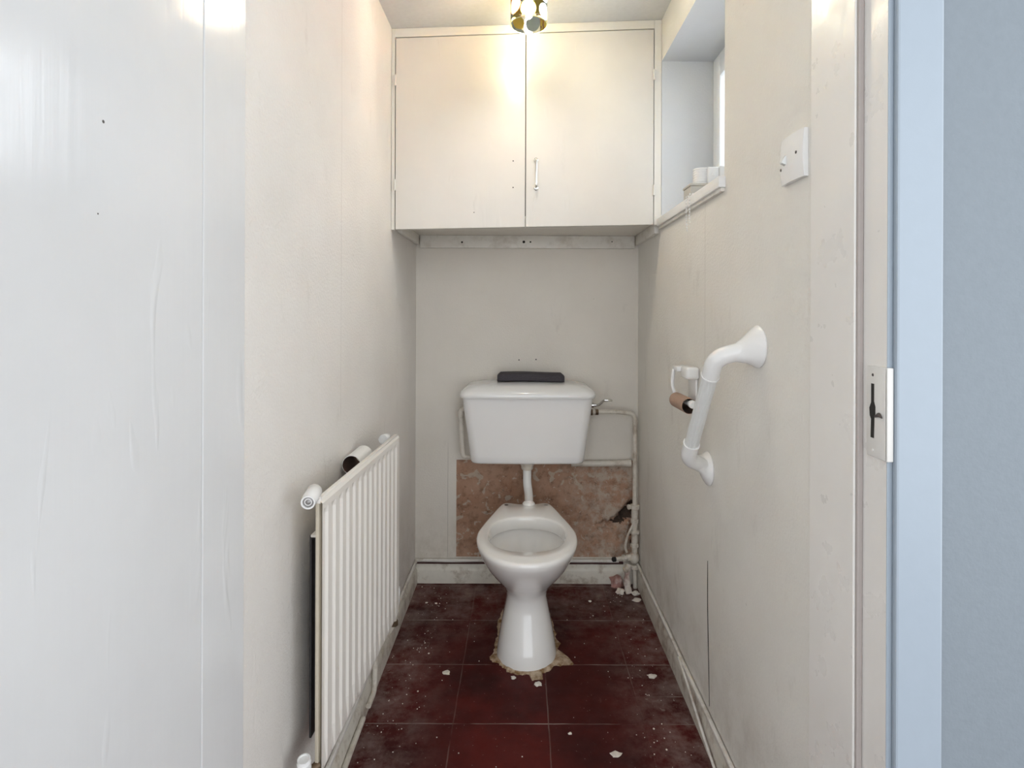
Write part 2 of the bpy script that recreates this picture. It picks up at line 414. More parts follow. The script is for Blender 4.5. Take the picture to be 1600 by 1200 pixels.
# striker plate
st = thing('striker_plate', 'painted striker plate with dark keep slot on the door frame', 'striker plate', (.484, .772, .908))
bm = newbm()
def yz_poly(bm, x0, x1, pts):
    a = [bm.verts.new((x0, y, z)) for y, z in pts]; b = [bm.verts.new((x1, y, z)) for y, z in pts]; n = len(pts)
    bm.faces.new(a); bm.faces.new(list(reversed(b)))
    for i in range(n): bm.faces.new((a[i], a[(i+1) % n], b[(i+1) % n], b[i]))
box(bm, .4808, .4838, .7440, .788, .906, 1.030, .0012, 3)
box(bm, .4808, .4895, .7430, .7475, .906, 1.030, .0015, 3)
obj('plate', bm, plain('painted_plate', (.72, .70, .66), .35, var=.03, bump=.1), st)
bm = newbm()
yz_poly(bm, .4803, .4809, [(.771, .932), (.778, .932), (.777, .957), (.780, .962), (.781, .972), (.777, .980), (.777, 1.006), (.771, 1.006), (.771, .982), (.768, .975), (.768, .966), (.770, .960)])
obj('slot', bm, M_hole, st, label='dark ragged slot')
bm = newbm(); tube(bm, [(.4806, .768, .962), (.479, .758, .966), (.478, .750, .963)], [.0015, .003, .0008], 8); obj('latch_tongue', bm, M_steel, st, label='worn steel tongue')
for z in (.915, 1.018):
    bm = newbm(); lathe(bm, (.4809, .774, z), (-1, 0, 0), [(0, .0022), (.0006, .0018)], 12); obj('screw', bm, M_steel if z > 1 else M_frame, st)

# ---------------------------------------------------------------- window
bm = newbm(); FX0, FX1 = .654, .695
box(bm, FX0, FX1, Y1-.060, Y1, 1.426, Z1, .003); box(bm, FX0, FX1, Y0, Y0+.060, 1.426, Z1, .003)
box(bm, FX0, FX1, Y0+.06, Y1-.06, 1.426, 1.48, .003); box(bm, FX0, FX1, Y0+.06, Y1-.06, Z1-.055, Z1, .003)
wn = struct('window_1', bm, M_upvc, 'white window frame deep in the right wall recess', True, 'window')
bm = newbm()
a, b, c, d = Y0+.058, Y1-.058, 1.478, Z1-.053
box(bm, FX0-.010, FX1-.004, a, a+.035, c, d, .004); box(bm, FX0-.010, FX1-.004, b-.035, b, c, d, .004)
box(bm, FX0-.010, FX1-.004, a+.035, b-.035, c, c+.035, .004); box(bm, FX0-.010, FX1-.004, a+.035, b-.035, d-.035, d, .004)
sash = obj('sash', bm, M_upvc, wn)
g = NB('window_glass'); tr = g.n.new('ShaderNodeBsdfTransparent'); gl = g.n.new('ShaderNodeBsdfGlossy'); gl.inputs['Roughness'].default_value = .02
mx = g.n.new('ShaderNodeMixShader'); mx.inputs[0].default_value = .08; g.l.new(tr.outputs[0], mx.inputs[1]); g.l.new(gl.outputs[0], mx.inputs[2]); g.l.new(mx.outputs[0], g.out.inputs[0])
bm = newbm(); box(bm, .672, .676, a+.03, b-.03, c+.03, d-.03); obj('pane', bm, g.m, wn)
bm = newbm(); tube(bm, fillet([(.644, 1.62, 1.50), (.630, 1.62, 1.50), (.628, 1.52, 1.505)], .008), .005, 10); obj('handle', bm, M_upvc, wn)
bm = newbm(); box(bm, .4615, .66, 1.329, 1.9385, 1.3985, 1.426, .003)
sl = struct('trim_9', bm, M_sill, 'white painted window sill on the right wall', True, 'window sill')
bm = newbm(); box(bm, .468, .4785, 1.333, 1.9385, 1.390, 1.3984, .001); struct('trim_10', bm, M_trim, 'thin fillet under the window sill', cat='trim')

# things on the sill
o = None
bm = newbm(); box(bm, .4655, .60, 1.562, 1.63, 1.4262, 1.455, .002); box(bm, .4635, .602, 1.560, 1.632, 1.4552, 1.462, .0015)
tag(obj('carton', bm, M_beige), 'small beige carton with lid on the window sill', 'box')
dv = thing('air_freshener', 'white ribbed plastic air freshener on top of the beige carton', 'air freshener', (.54, 1.59, 1.4625))
bm = newbm(); rings = []
for k in range(91):
    z = 1.4625+.0005*k; rb = .0016*(1 if (k//7) % 2 else 0)
    rings.append([(p[0], p[1], z) for p in rrect(.503, 1.592, .021-rb, .022-rb, .018-rb, z)])
loft(bm, rings); obj('ribbed_body', bm, M_plas, dv)
bm = newbm(); box(bm, .5145, .5455, 1.566, 1.62, 1.4625, 1.5085, .003, 3); obj('front_cover', bm, M_plas, dv)
bm = newbm(); lathe(bm, (.530, 1.5662, 1.488), (0, -1, 0), [(0, .006), (.003, .006), (.0045, .004)], 16); obj('button', bm, M_plas, dv)
bm = newbm(); box(bm, .546, .600, 1.563, 1.622, 1.4625, 1.5115, .004, 3); obj('refill_cover', bm, M_plas, dv)
bc = thing('blind_cord', 'white bead chain hanging over the window sill edge', 'bead chain', (.4595, 1.56, 1.36))
bm0 = None
def bead_run(pts, name):
    bm = newbm(); pts = [Vector(p) for p in pts]; L = [0]
    for a_, b_ in zip(pts, pts[1:]): L.append(L[-1]+(b_-a_).length)
    s = 0; i = 0
    while s < L[-1]:
        while L[i+1] < s: i += 1
        t = (s-L[i])/(L[i+1]-L[i]); p = pts[i].lerp(pts[i+1], t)
        bmesh.ops.create_uvsphere(bm, u_segments=8, v_segments=6, radius=.0024, matrix=Matrix.Translation(p)); s += .0085
    tube(bm, pts, .0005, 5); return obj(name, bm, M_plas, bc)
bead_run([(.475, 1.545, 1.4283), (.4575, 1.545, 1.4283), (.4575, 1.545, 1.39), (.458, 1.545, 1.345)], 'chain')
bead_run([(.480, 1.575, 1.4283), (.4575, 1.575, 1.4283), (.4575, 1.575, 1.37), (.4585, 1.572, 1.335), (.460, 1.568, 1.325)], 'chain')

# ---------------------------------------------------------------- cupboard
cup = thing('wall_cupboard', 'cream gloss two-door wall cupboard filling the top of the room', 'cupboard', (0, 2.1, 1.38))
def yf(x): return 1.87+(x-XL)*(1.94-1.87)/(XR-XL)
def zb(x): return 1.375+(x-XL)*(.031)/(XR-XL)
def cuppiece(bm, x0, x1, z0f, z1f, y0=0, y1=.02, bev=.001):
    hexa(bm, [(x, yf(x)+dy, zf(x)) for x in (x0, x1) for dy in (y0, y1) for zf in (z0f, z1f)], bev)
E = .0008
bm = newbm()
cuppiece(bm, XL+E, XL+.012, lambda x: zb(x), lambda x: zc(x)-E)
cuppiece(bm, XR-.026, XR-E, lambda x: zb(x), lambda x: zc(x)-E)
cuppiece(bm, XL+.012, XR-.026, lambda x: zc(x)-.030, lambda x: zc(x)-E)
obj('face_frame', bm, M_cupf, cup, angle=20)
bm = newbm(); hexa(bm, [(x, yf(x)+dy, z) for x in (XL+.013, XR-.027) for dy in (.030, .034) for z in (1.433, 2.03)]); obj('dark_gap_sheet', bm, M_hole, cup)  # dark sheet behind the doors, paints the shade in the gaps around them
bm = newbm()   # bottom board
hexa(bm, [(x, y, 1.4175+dz) for x in (XL+E, XR-E) for y in (0, 1) for dz in (0, .014)])
for v in bm.verts:
    v.co.y = (yf(v.co.x)+.021) if v.co.y < .5 else YB-E
obj('bottom_board', bm, M_cupf, cup)
bm = newbm()
box(bm, XL+.02, XR-.02, YB-.022, YB-E, 1.366, 1.417, .001)
obj('back_batten', bm, M_trim, cup)
for sx in (-1, 1):
    bm = newbm(); xw = XL+E if sx < 0 else XR-E
    hexa(bm, [(x, y, z) for x in sorted((xw, xw-sx*.016)) for y in (1.97, YB-.023) for z in (1.380, 1.417)], .001); obj('side_batten', bm, M_trim, cup)
for x, z, r in ((.008, 1.391, .0055), (.035, 1.391, .0035), (-.243, 1.389, .004), (.366, 1.393, .0025)):
    bm = newbm(); lathe(bm, (x, YB-.0225, z), (0, -1, 0), [(0, r), (.0004, r)], 12); obj('screw_hole', bm, M_hole, cup)
def leaf(x0, x1, name='door'):
    bm = newbm(); ztop = lambda x: zc(x)-.034; zbot = lambda x: zb(x)+.001
    cuppiece(bm, x0, x1, zbot, ztop, -.003, .016, .0015)
    return obj(name, bm, M_cup, cup, angle=20)
mid = .0115
dl = leaf(XL+.0145, mid-.0012); drr = leaf(mid+.0012, XR-.0285)
for d_, x in ((dl, XL+.0132), (drr, XR-.0272)):
    for z in (1.90 if x > 0 else 1.85, 1.505):
        bm = newbm(); lathe(bm, (x, yf(x)-.004, z), (0, 0, 1), [(0, .003), (.001, .0042), (.036, .0042), (.037, .003)], 12)
        box(bm, x-.004, x+.004, yf(x)-.0048, yf(x)-.0005, z+.002, z+.035); obj('hinge', bm, M_cupf, d_)
bm = newbm(); hx = .047; hy = yf(hx)-.003
tube(bm, fillet([(hx, hy, 1.617), (hx, hy-.020, 1.616), (hx, hy-.022, 1.57), (hx, hy-.020, 1.523), (hx, hy, 1.522)], .012), .0038, 12)
for z in (1.617, 1.522): lathe(bm, (hx, hy-.001, z), (0, -1, 0), [(0, .0075), (.002, .0075), (.004, .005)], 16)
obj('handle', bm, M_chrome, drr, label='small chrome bow handle')
for x, z, r in ((-.030, 1.612, .0022), (-.030, 1.523, .0022), (-.160, 1.437, .0018)):
    bm = newbm(); lathe(bm, (x, yf(x)-.0029, z), (0, -1, 0), [(0, r), (.0006, r)], 10); obj('screw_hole', bm, M_hole, dl)
bm = newbm()
for x, z in ((-.01, .910), (.060, .912)): lathe(bm, (x, YB+.0002, z), (0, -1, 0), [(0, .003), (.0006, .0025)], 10)
struct('trim_11', bm, M_hole, 'two small screw holes in the back wall above the cistern', cat='screw holes')

# ---------------------------------------------------------------- ceiling light
LX, LY = .018, 1.64; LZ = 1.936
lt = thing('ceiling_lamp', 'clear glass lamp shade with orange and yellow flowers below the ceiling', 'lamp', (LX, LY, zc(LX)))
bm = newbm(); lathe(bm, (LX, LY, zc(LX)-.001), (0, 0, -1), [(0, .045), (.010, .045), (.016, .036), (.018, .016)], 32); obj('ceiling_rose', bm, M_plas, lt)
bm = newbm(); lathe(bm, (LX, LY, zc(LX)-.0185), (0, 0, -1), [(0, .016), (.020, .016), (.034, .014), (.036, .011)], 24); obj('lamp_holder', bm, M_plas, lt)
e = NB('bulb_glow'); em = e.n.new('ShaderNodeEmission'); em.inputs[0].default_value = (*BULB_COLOR, 1); em.inputs[1].default_value = BULB_STRENGTH; e.l.new(em.outputs[0], e.out.inputs[0])
bm = newbm(); zt = zc(LX)-.054
lathe(bm, (LX, LY, zt), (0, 0, -1), [(0, .008), (.008, .009), (.022, .0125), (.036, .0140), (.050, .0125), (.062, .008), (.068, .0008)], 24); obj('bulb', bm, e.m, lt, label='glowing bulb')
def shade_mat():
    m = NB('flowered_glass'); x, y, z = m.xyz()
    ang = m.math('ARCTAN2', m.math('SUBTRACT', y, LY), m.math('SUBTRACT', x, LX))
    u = m.math('MULTIPLY', ang, .053); cmb = m.n.new('ShaderNodeCombineXYZ'); m.l.new(u, cmb.inputs[0]); m.l.new(z, cmb.inputs[1])
    v = m.n.new('ShaderNodeTexVoronoi'); v.inputs['Scale'].default_value = 21; v.inputs['Randomness'].default_value = .55
    v.voronoi_dimensions = '2D'; m.l.new(cmb.outputs[0], v.inputs['Vector'])
    pet = m.ramp(v.outputs['Distance'], [(.0, 1), (.46, 1), (.49, 0)])
    sp = m.n.new('ShaderNodeSeparateColor'); m.l.new(v.outputs['Color'], sp.inputs[0])
    col = m.ramp(sp.outputs[0], [(.0, (.30, .235, .05)), (.40, (.36, .075, .03)), (.66, (.20, .24, .25)), (.85, (.32, .25, .06))], 'CONSTANT')
    tr = m.n.new('ShaderNodeBsdfTransparent'); tr.inputs[0].default_value = (.50, .51, .45, 1)
    gl = m.n.new('ShaderNodeBsdfGlossy'); gl.inputs['Roughness'].default_value = .05
    fr = m.n.new('ShaderNodeFresnel'); fr.inputs[0].default_value = 1.4
    mx = m.n.new('ShaderNodeMixShader'); m.l.new(fr.outputs[0], mx.inputs[0]); m.l.new(tr.outputs[0], mx.inputs[1]); m.l.new(gl.outputs[0], mx.inputs[2])
    tl = m.n.new('ShaderNodeBsdfTranslucent'); m.l.new(col, tl.inputs[0])
    t2 = m.n.new('ShaderNodeBsdfTransparent'); m.l.new(col, t2.inputs[0])
    mp = m.n.new('ShaderNodeMixShader'); mp.inputs[0].default_value = .08; m.l.new(tl.outputs[0], mp.inputs[1]); m.l.new(t2.outputs[0], mp.inputs[2])
    m2 = m.n.new('ShaderNodeMixShader'); m.l.new(pet, m2.inputs[0]); m.l.new(mx.outputs[0], m2.inputs[1]); m.l.new(mp.outputs[0], m2.inputs[2])
    lw = m.n.new('ShaderNodeLayerWeight'); lw.inputs[0].default_value = .35
    ed = m.n.new('ShaderNodeBsdfTransparent'); ed.inputs[0].default_value = (.40, .40, .16, 1)
    m3 = m.n.new('ShaderNodeMixShader'); m.l.new(m.ramp(lw.outputs['Facing'], [(.55, 0), (.95, 1)]), m3.inputs[0]); m.l.new(m2.outputs[0], m3.inputs[1]); m.l.new(ed.outputs[0], m3.inputs[2])
    m.l.new(m3.outputs[0], m.out.inputs[0]); return m.m
bm = newbm()
H = zc(LX)-.020-LZ
lathe(bm, (LX, LY, LZ), (0, 0, 1), [(0, .053), (H*.5, .053), (H, .053), (H+.002, .050), (H+.002, .020)], 48, False, False)
obj('glass_shade', bm, shade_mat(), lt, label='clear glass cylinder with coloured flowers')
bm = newbm(); tube(bm, [(LX+.053*math.cos(a), LY+.053*math.sin(a), LZ) for a in [2*PI*i/48 for i in range(49)]], .0012, 8)
obj('rim', bm, plain('pale_glass_rim', (.62, .64, .36), .15), lt)

# ---------------------------------------------------------------- radiator
rad = thing('radiator', 'white ribbed panel radiator on the left wall', 'radiator', (-.39, 1.32, .24))
A = Vector((-.366, 1.043, 0)); B = Vector((-.346, 1.606, 0)); LEN = (B-A).length; du = (B-A)/LEN; dn = Vector((du.y, -du.x, 0))
ZB_, HT = .243, .511
def rp(u, d, v): return A+du*u+dn*d+Vector((0, 0, ZB_+v-.004*u/LEN*0+ .0))
NF = 14; pitch = (LEN-.016)/NF
us = [(0, 0), (.008, 0)]
for i in range(NF):
    b0 = .008+i*pitch
    us += [(b0+pitch*.10, 1), (b0+pitch*.42, 1), (b0+pitch*.55, 0), (b0+pitch*1.0-.0001, 0)]
us += [(LEN, 0)]
vs = [(0, 0), (.010, 0), (.052, 1), (HT-.030, 1), (HT-.018, 0), (HT-.006, 0), (HT, 0)]
bm = newbm(); G = []
for v, k in vs:
    G.append([bm.verts.new(rp(u, -.0045*w*k-(.004 if v in (0, HT) else 0), v)) for u, w in us])
for j in range(len(vs)-1):
    for i in range(len(us)-1): bm.faces.new((G[j][i], G[j][i+1], G[j+1][i+1], G[j+1][i]))
obj('front_panel', bm, M_rad, rad, angle=12)
bm = newbm()
hexa(bm, [rp(u, d, v) for u in (.0015, LEN-.0015) for d in (-.0135, -.0068) for v in (.002, HT-.006)], .001)
obj('back_panel', bm, M_radback, rad)
bm = newbm()
hexa(bm, [rp(u, d, v) for u in (0, LEN) for d in (-.0135, -.0035) for v in (HT-.0065, HT+.004)], .002)
obj('top_seam', bm, M_rad, rad)
for u in (.085, LEN-.09):
    bm = newbm()
    hexa(bm, [rp(q, d, v) for q in (u-.016, u+.016) for d in (-.052, -.048) for v in (.02, HT-.092)]); hexa(bm, [rp(q, d, v) for q in (u-.002, u+.002) for d in (-.048, -.0137) for v in (.07, HT-.10)])
    for v in bm.verts: v.co.x = max(v.co.x, XL+.0006)
    br = obj('bracket', bm, M_dark, rad, label='dark metal wall bracket')
    bm = newbm(); hexa(bm, [rp(q, d, v) for q in (u-.018, u+.018) for d in (-.050, -.015) for v in (HT-.096, HT-.090)], .002); obj('bracket_cap', bm, M_rad, br)
def cap(pos, ax, r, L, name, dark=True, mat=None):
    bm = newbm(); lathe(bm, pos, ax, [(0, r*.9), (.002, r), (L*.78, r), (L*.82, r*.93), (L, r*.9), (L, r*.72), (L-.002, r*.70)], 28)
    o = obj(name, bm, mat or M_plas, rad)
    if dark:
        p = Vector(pos)+Vector(ax).normalized()*(L-.0022)
        bm = newbm(); lathe(bm, p, ax, [(0, r*.70), (.0006, r*.68), (.001, r*.5), (-.001, r*.45), (.0022, r*.2), (.003, r*.1)], 24); obj('end_cap', bm, M_grey, o, label='grey end cap')
    return o
cap((-.385, 1.056, .768), (.13, -1, -.10), .0138, .052, 'blanking_plug')
bm = newbm(); tube(bm, [(-.3765, 1.045, .752), (-.383, 1.052, .762)], .009, 14); obj('corner_union', bm, M_plas, rad)
cap((-.376, 1.585, .750), (-.1, -1, .1), .0135, .034, 'air_vent_cap', False)
# bottom valves
cap((-.392, 1.030, .262), (.0, -.15, 1), .0125, .030, 'valve_cap', False)
bm = newbm(); tube(bm, fillet([(-.374, 1.05, .262), (-.392, 1.028, .258), (-.394, 1.03, .10), (-.394, 1.03, .0)], .014), .008, 14); obj('valve_pipe', bm, M_brass, rad)
bm = newbm(); tube(bm, fillet([(-.358, 1.600, .262), (-.358, 1.622, .262), (-.365, 1.622, .20), (-.413, 1.615, .15), (-.4135, 1.605, .03), (-.4135, 1.54, .03)], .02), .0075, 14); obj('valve_pipe', bm, M_pipe, rad)
cap((-.358, 1.626, .262), (.05, 0, 1), .010, .05, 'valve_cap', False)
for z in (.205,): 
    bm = newbm(); lathe(bm, (-.362, 1.622, z), (0, 0, 1), [(0, .011), (.014, .011)], 6); obj('valve_nut', bm, M_brass, rad)
# pipe run low along left skirting
bm = newbm(); tube(bm, [(-.4135, 1.05+.055*k, .030+.002*math.sin(k)) for k in range(9)], .007, 12)
tag(obj('heating_pipe', bm, M_pipe), 'grubby painted heating pipe lying along the left skirting', 'pipe')

# white cardboard tube behind radiator
tb = thing('cardboard_tube', 'white tube with dark brown inside tucked behind the radiator top', 'cardboard tube', (-.404, 1.30, .745))
def open_tube(parent, p, ax, r, L, mo, mi, n1='outer_sleeve', n2='inner_lining'):
    bm = newbm(); lathe(bm, p, ax, [(0, r-.001), (0, r), (L, r), (L, r-.001)], 32, False, False); obj(n1, bm, mo, parent)
    bm = newbm(); lathe(bm, p, ax, [(0, r-.0011), (L, r-.0011)], 32, False, False); obj(n2, bm, mi, parent)
open_tube(tb, (-.4065, 1.355, .736), (.0, 1, .0), .0225, .105, M_wtube, M_cardd)

# ---------------------------------------------------------------- cistern
cis = thing('cistern', 'white low-level toilet cistern with lid on the back wall', 'cistern', (.024, 2.22, .529))
CX = .024
bm = newbm()
RG = [(.527, .205, 2.160, .030), (.530, .214, 2.151, .032), (.537, .2175, 2.146, .034), (.56, .220, 2.143, .034), (.65, .231, 2.133, .034), (.74, .2435, 2.124, .034), (.781, .248, 2.120, .034)]
loft(bm, [rrect(CX, (y0+YB-.001)/2, hw, (YB-.001-y0)/2, r, z, 8, .008) for z, hw, y0, r in RG])
obj('tank', bm, M_cis, cis, angle=50)
bm = newbm()
RL = [(.7815, .250, 2.116), (.7815, .2555, 2.110), (.788, .2575, 2.107), (.797, .2570, 2.108), (.806, .252, 2.114), (.815, .242, 2.126), (.823, .226, 2.142), (.829, .196, 2.162), (.833, .14, 2.185), (.835, .06, 2.205)]
loft(bm, [rrect(CX, (y0+YB-.001-max(0, k-3)*.002)/2, hw, (YB-.001-max(0, k-3)*.002-y0)/2, min(.04, (YB-y0)*.35), z, 8, .009) for k, (z, hw, y0) in enumerate(RL)])
obj('lid', bm, plain('white_lid', (.82, .815, .80), .12, var=.01, bump=.01, coat=.4), cis, angle=60)
bm = newbm(); lathe(bm, (CX+.245, 2.20, .745), (1, 0, 0), [(0, .010), (.012, .010), (.013, .006), (.022, .006)], 20)
tube(bm, fillet([(CX+.266, 2.20, .745), (CX+.276, 2.195, .746), (CX+.292, 2.18, .764), (CX+.300, 2.15, .772)], .008), .005, 12)
box(bm, CX+.290, CX+.322, 2.145, 2.163, .768, .775, .003)
obj('lever', bm, M_chrome, cis, label='chrome flush lever')
bm = newbm()
tube(bm, fillet([(CX-.242, 2.225, .722), (CX-.262, 2.225, .722), (CX-.262, 2.225, .70), (CX-.254, 2.235, .545), (CX-.25, 2.235, .535), (CX-.222, 2.235, .532)], .009), .0095, 14)
lathe(bm, (CX-.262, 2.225, .690), (0, 0, 1), [(0, .0115), (.028, .0115)], 14)
obj('overflow_pipe', bm, M_pipe, cis)
bm = newbm(); tube(bm, fillet([(CX, 2.215, .52), (CX, 2.210, .435), (CX+.006, 2.185, .405), (CX+.006, 2.12, .385)], .03), .0165, 20); obj('flush_pipe', bm, M_plas, cis)
bm = newbm(); lathe(bm, (CX, 2.215, .489), (0, 0, 1), [(0, .0165), (.002, .021), (.006, .0235), (.018, .0235), (.018, .026), (.030, .026)], 24); obj('flush_nut', bm, M_pipe, cis)
bm = newbm(); lathe(bm, (CX, 2.215, .519), (0, 0, 1), [(0, .0285), (.009, .0285)], 24); obj('washer', bm, M_black, cis, label='black rubber washer')

# foam bar on the lid
bm = newbm(); P = []
rings = []
for k in range(25):
    t = k/24; x = -.094+.262*t; s = min(1, .72+min(t, 1-t)*14)
    zlow = .8365+.002*math.sin(t*5); zz = .030*s
    rings.append([(x, 2.235+.045*s*a, zlow+zz*b) for a, b in ((-.9, 0), (-1, .15), (-1, .8), (-.8, 1), (.8, 1), (1, .8), (1, .15), (.9, 0))])
loft(bm, rings)
tag(obj('foam_pad', bm, M_sponge, angle=60), 'dark charcoal foam pad lying on the cistern lid', 'foam pad')

# ---------------------------------------------------------------- toilet pan
pan = thing('toilet_pan', 'white ceramic toilet pan with no seat', 'toilet', (.02, 1.9, 0))
PXC = .0197
def cr(p0, p1, p2, p3, t):
    return tuple(.5*((2*b)+(-a+c)*t+(2*a-5*b+4*c-d)*t*t+(-a+3*b-3*c+d)*t**3) for a, b, c, d in zip(p0, p1, p2, p3))
def outline(hw, yf_, yw, yb, bw, z, n=6, back=.5, dip=0):
    # half outline control points front -> back on +x side
    L = yw-yf_; M_ = yb-yw
    h = [(0, yf_), (hw*.40, yf_+L*.075), (hw*.74, yf_+L*.30), (hw*.945, yf_+L*.62), (hw, yw),
         (hw*.96+(bw-hw*.96)*.12, yw+M_*.27), (hw+(bw-hw)*.52, yw+M_*.56), (bw+(hw-bw)*.12, yb-M_*.13), (bw*.86, yb), (bw*.35, yb-dip), (0, yb-dip)]
    full = h+[(-x, y) for x, y in reversed(h[1:-1])]
    N = len(full); out = []
    for i in range(N):
        for k in range(n): out.append(cr(full[i-1], full[i], full[(i+1) % N], full[(i+2) % N], k/n))
    return [(PXC+x, y, z) for x, y in out]
RZ = .388
T = [  # z, half width, front, widest, back, back half width
 (0.000, .0965, 1.732, 1.845, 2.10, .080), (.012, .0965, 1.731, 1.845, 2.10, .080), (.05, .0900, 1.742, 1.85, 2.10, .074), (.10, .0805, 1.760, 1.855, 2.10, .066),
 (.15, .0695, 1.778, 1.86, 2.10, .060), (.185, .0640, 1.782, 1.86, 2.10, .058), (.21, .0700, 1.770, 1.86, 2.105, .060), (.238, .0890, 1.740, 1.86, 2.11, .064),
 (.27, .1130, 1.700, 1.86, 2.115, .070), (.305, .1340, 1.660, 1.85, 2.12, .076), (.335, .1480, 1.632, 1.845, 2.125, .082), (.358, .1560, 1.614, 1.84, 2.13, .088),
 (.372, .1600, 1.606, 1.835, 2.132, .092), (.381, .1610, 1.605, 1.835, 2.132, .092), (.386, .1580, 1.609, 1.835, 2.130, .090), (RZ, .1530, 1.614, 1.835, 2.126, .087)]
outer = [outline(hw, f, w, b, bw, z, dip=.012 if z > .33 else 0) for z, hw, f, w, b, bw in T]
def inner(hx, yf_, yb_, z):
    n = len(outer[0]); out = []; yc = (yf_+yb_)/2; hl = (yb_-yf_)/2
    for q in outer[-1]:
        # match angle to the rim outline so the loft does not twist
        a = math.atan2((q[0]-PXC)/.153, (q[1]-1.845)/.24)
        s = math.copysign(abs(math.sin(a))**.88, math.sin(a)); c = math.copysign(abs(math.cos(a))**.88, math.cos(a))
        out.append((PXC+hx*s, yc+hl*c, z))
    return out
I = [(.130, 1.688, 1.990, RZ), (.1265, 1.692, 1.986, RZ-.002), (.124, 1.696, 1.983, RZ-.008), (.123, 1.697, 1.982, RZ-.040), (.1245, 1.695, 1.984, RZ-.044),
     (.130, 1.680, 1.995, RZ-.046), (.1295, 1.682, 1.995, RZ-.054), (.119, 1.700, 1.990, .310), (.090, 1.745, 1.975, .265), (.070, 1.775, 1.96, .225), (.065, 1.79, 1.945, .20), (.04, 1.83, 1.92, .165), (.02, 1.86, 1.90, .15)]
bm = newbm(); loft(bm, outer+[inner(*i) for i in I])
obj('bowl', bm, M_cer, pan, angle=70)
wm = NB('still_water'); wm.b.inputs['Transmission Weight'].default_value = .9; wm.b.inputs['IOR'].default_value = 1.33
wm.done((.75, .72, .62), .03)
bm = newbm(); vs_ = [bm.verts.new(p) for p in inner(.066, 1.785, 1.950, .2165)]; bm.faces.new(vs_); obj('water', bm, wm.m, pan, smooth=False)
for sx in (-1, 1):
    bm = newbm(); lathe(bm, (PXC+sx*.074, 2.105, RZ-.002), (0, 0, 1), [(0, .0075), (.0024, .0075), (.0026, .005)], 16); obj('fixing_hole', bm, M_grey if sx > 0 else M_steel, pan)
bm = newbm(); lathe(bm, (CX+.005, 2.116, .372), (0, .25, 1), [(0, .024), (.018, .024), (.024, .019), (.026, .017)], 24); obj('inlet_collar', bm, M_cer, pan)

# broken mortar around foot
bm = newbm(); base = outline(.0965, 1.731, 1.845, 2.10, .080, 0); N = len(base); random.seed(4)
r0, r1, r2 = [], [], []
c = Vector((PXC, 1.9, 0))
for i, p in enumerate(base):
    p = Vector(p); d = (p-c).normalized()
    a = math.atan2(p.x-PXC, -(p.y-1.88))       # 0 = front
    w = .005+.026*max(0, noise.noise((math.cos(a)*3.2, math.sin(a)*3.2, 7))+.15)+.012*max(0, noise.noise((math.cos(a)*9, math.sin(a)*9, 3)))
    if .05 < a < .30: w += .030
    if .75 < a < 1.25: w += .045*(1-abs(a-1.0)/.27)
    if -1.25 < a < -.75: w += .022*(1-abs(a+1.0)/.27)
    w += .006*random.random(); hh = .002+.007*abs(noise.noise(p*30))
    r0.append(p-d*.004+Vector((0, 0, hh+.003))); r1.append(p+d*w*.55+Vector((0, 0, hh))); r2.append(p+d*w+Vector((0, 0, .0004)))
loft(bm, [r0, r1, r2], False, False)
tag(obj('mortar_bed', bm, M_mortar, smooth=False), 'broken brown and cream mortar around the toilet foot', 'mortar', kind='stuff')

# ---------------------------------------------------------------- right-hand pipework
pw = thing('water_pipe', 'painted supply pipe with stop valves rising beside the cistern', 'pipe', (.455, 2.27, 0))
VX, VY = .457, 2.272
bm = newbm(); tube(bm, fillet([(CX+.262, 2.235, .712), (.33, 2.245, .712), (.40, 2.255, .709), (VX, 2.268, .700), (VX, VY, .62), (VX, VY, .33)], .055), .0088, 16); obj('riser', bm, M_pipe, pw)
bm = newbm(); lathe(bm, (CX+.238, 2.232, .712), (1, 0, 0), [(0, .015), (.010, .015), (.010, .010), (.030, .010)], 20); obj('tank_connector', bm, M_pipe, pw)
bm = newbm(); lathe(bm, (CX+.268, 2.236, .712), (1, .05, 0), [(0, .0125), (.012, .0125)], 6); lathe(bm, (CX+.250, 2.233, .712), (1, 0, 0), [(0, .013), (.007, .013)], 6); obj('compression_nut', bm, M_brass, pw, label='dark brass nuts')
def nut(z, r=.0145, h=.014, m=M_pipe, name='nut', x=VX, y=VY):
    bm = newbm(); lathe(bm, (x, y, z), (0, 0, 1), [(0, r*.9), (.002, r), (h-.002, r), (h, r*.9)], 8); return obj(name, bm, m, pw)
bm = newbm(); lathe(bm, (VX, VY, .10), (0, 0, 1), [(0, .009), (.02, .013), (.045, .012), (.07, .0115), (.10, .013), (.12, .012), (.14, .009), (.16, .013), (.175, .012), (.20, .014), (.235, .0105)], 16); obj('valve_body', bm, M_pipe, pw)
for z, r, h in ((.318, .020, .016), (.296, .014, .014), (.262, .016, .016), (.218, .019, .012), (.165, .017, .014), (.078, .018, .016)): nut(z, r, h)
bm = newbm(); bmesh.ops.create_uvsphere(bm, u_segments=20, v_segments=14, radius=.021, matrix=Matrix.Translation((VX-.002, VY, .122)) @ Matrix.Scale(1.15, 4, (0, 0, 1))); obj('stop_valve', bm, M_pipe, pw)
bm = newbm(); lathe(bm, (VX-.010, VY-.005, .328), (-1, -.4, .05), [(0, .007), (.010, .007), (.014, .010), (.020, .010), (.022, .006)], 14); obj('drain_screw', bm, M_pipe, pw)
bm = newbm(); lathe(bm, (VX-.018, VY-.004, .124), (-1, -.25, .0), [(0, .013), (.014, .013), (.015, .009), (.024, .009), (.025, .014), (.032, .014), (.033, .008), (.062, .007)], 16); obj('spindle', bm, M_pipe, pw)
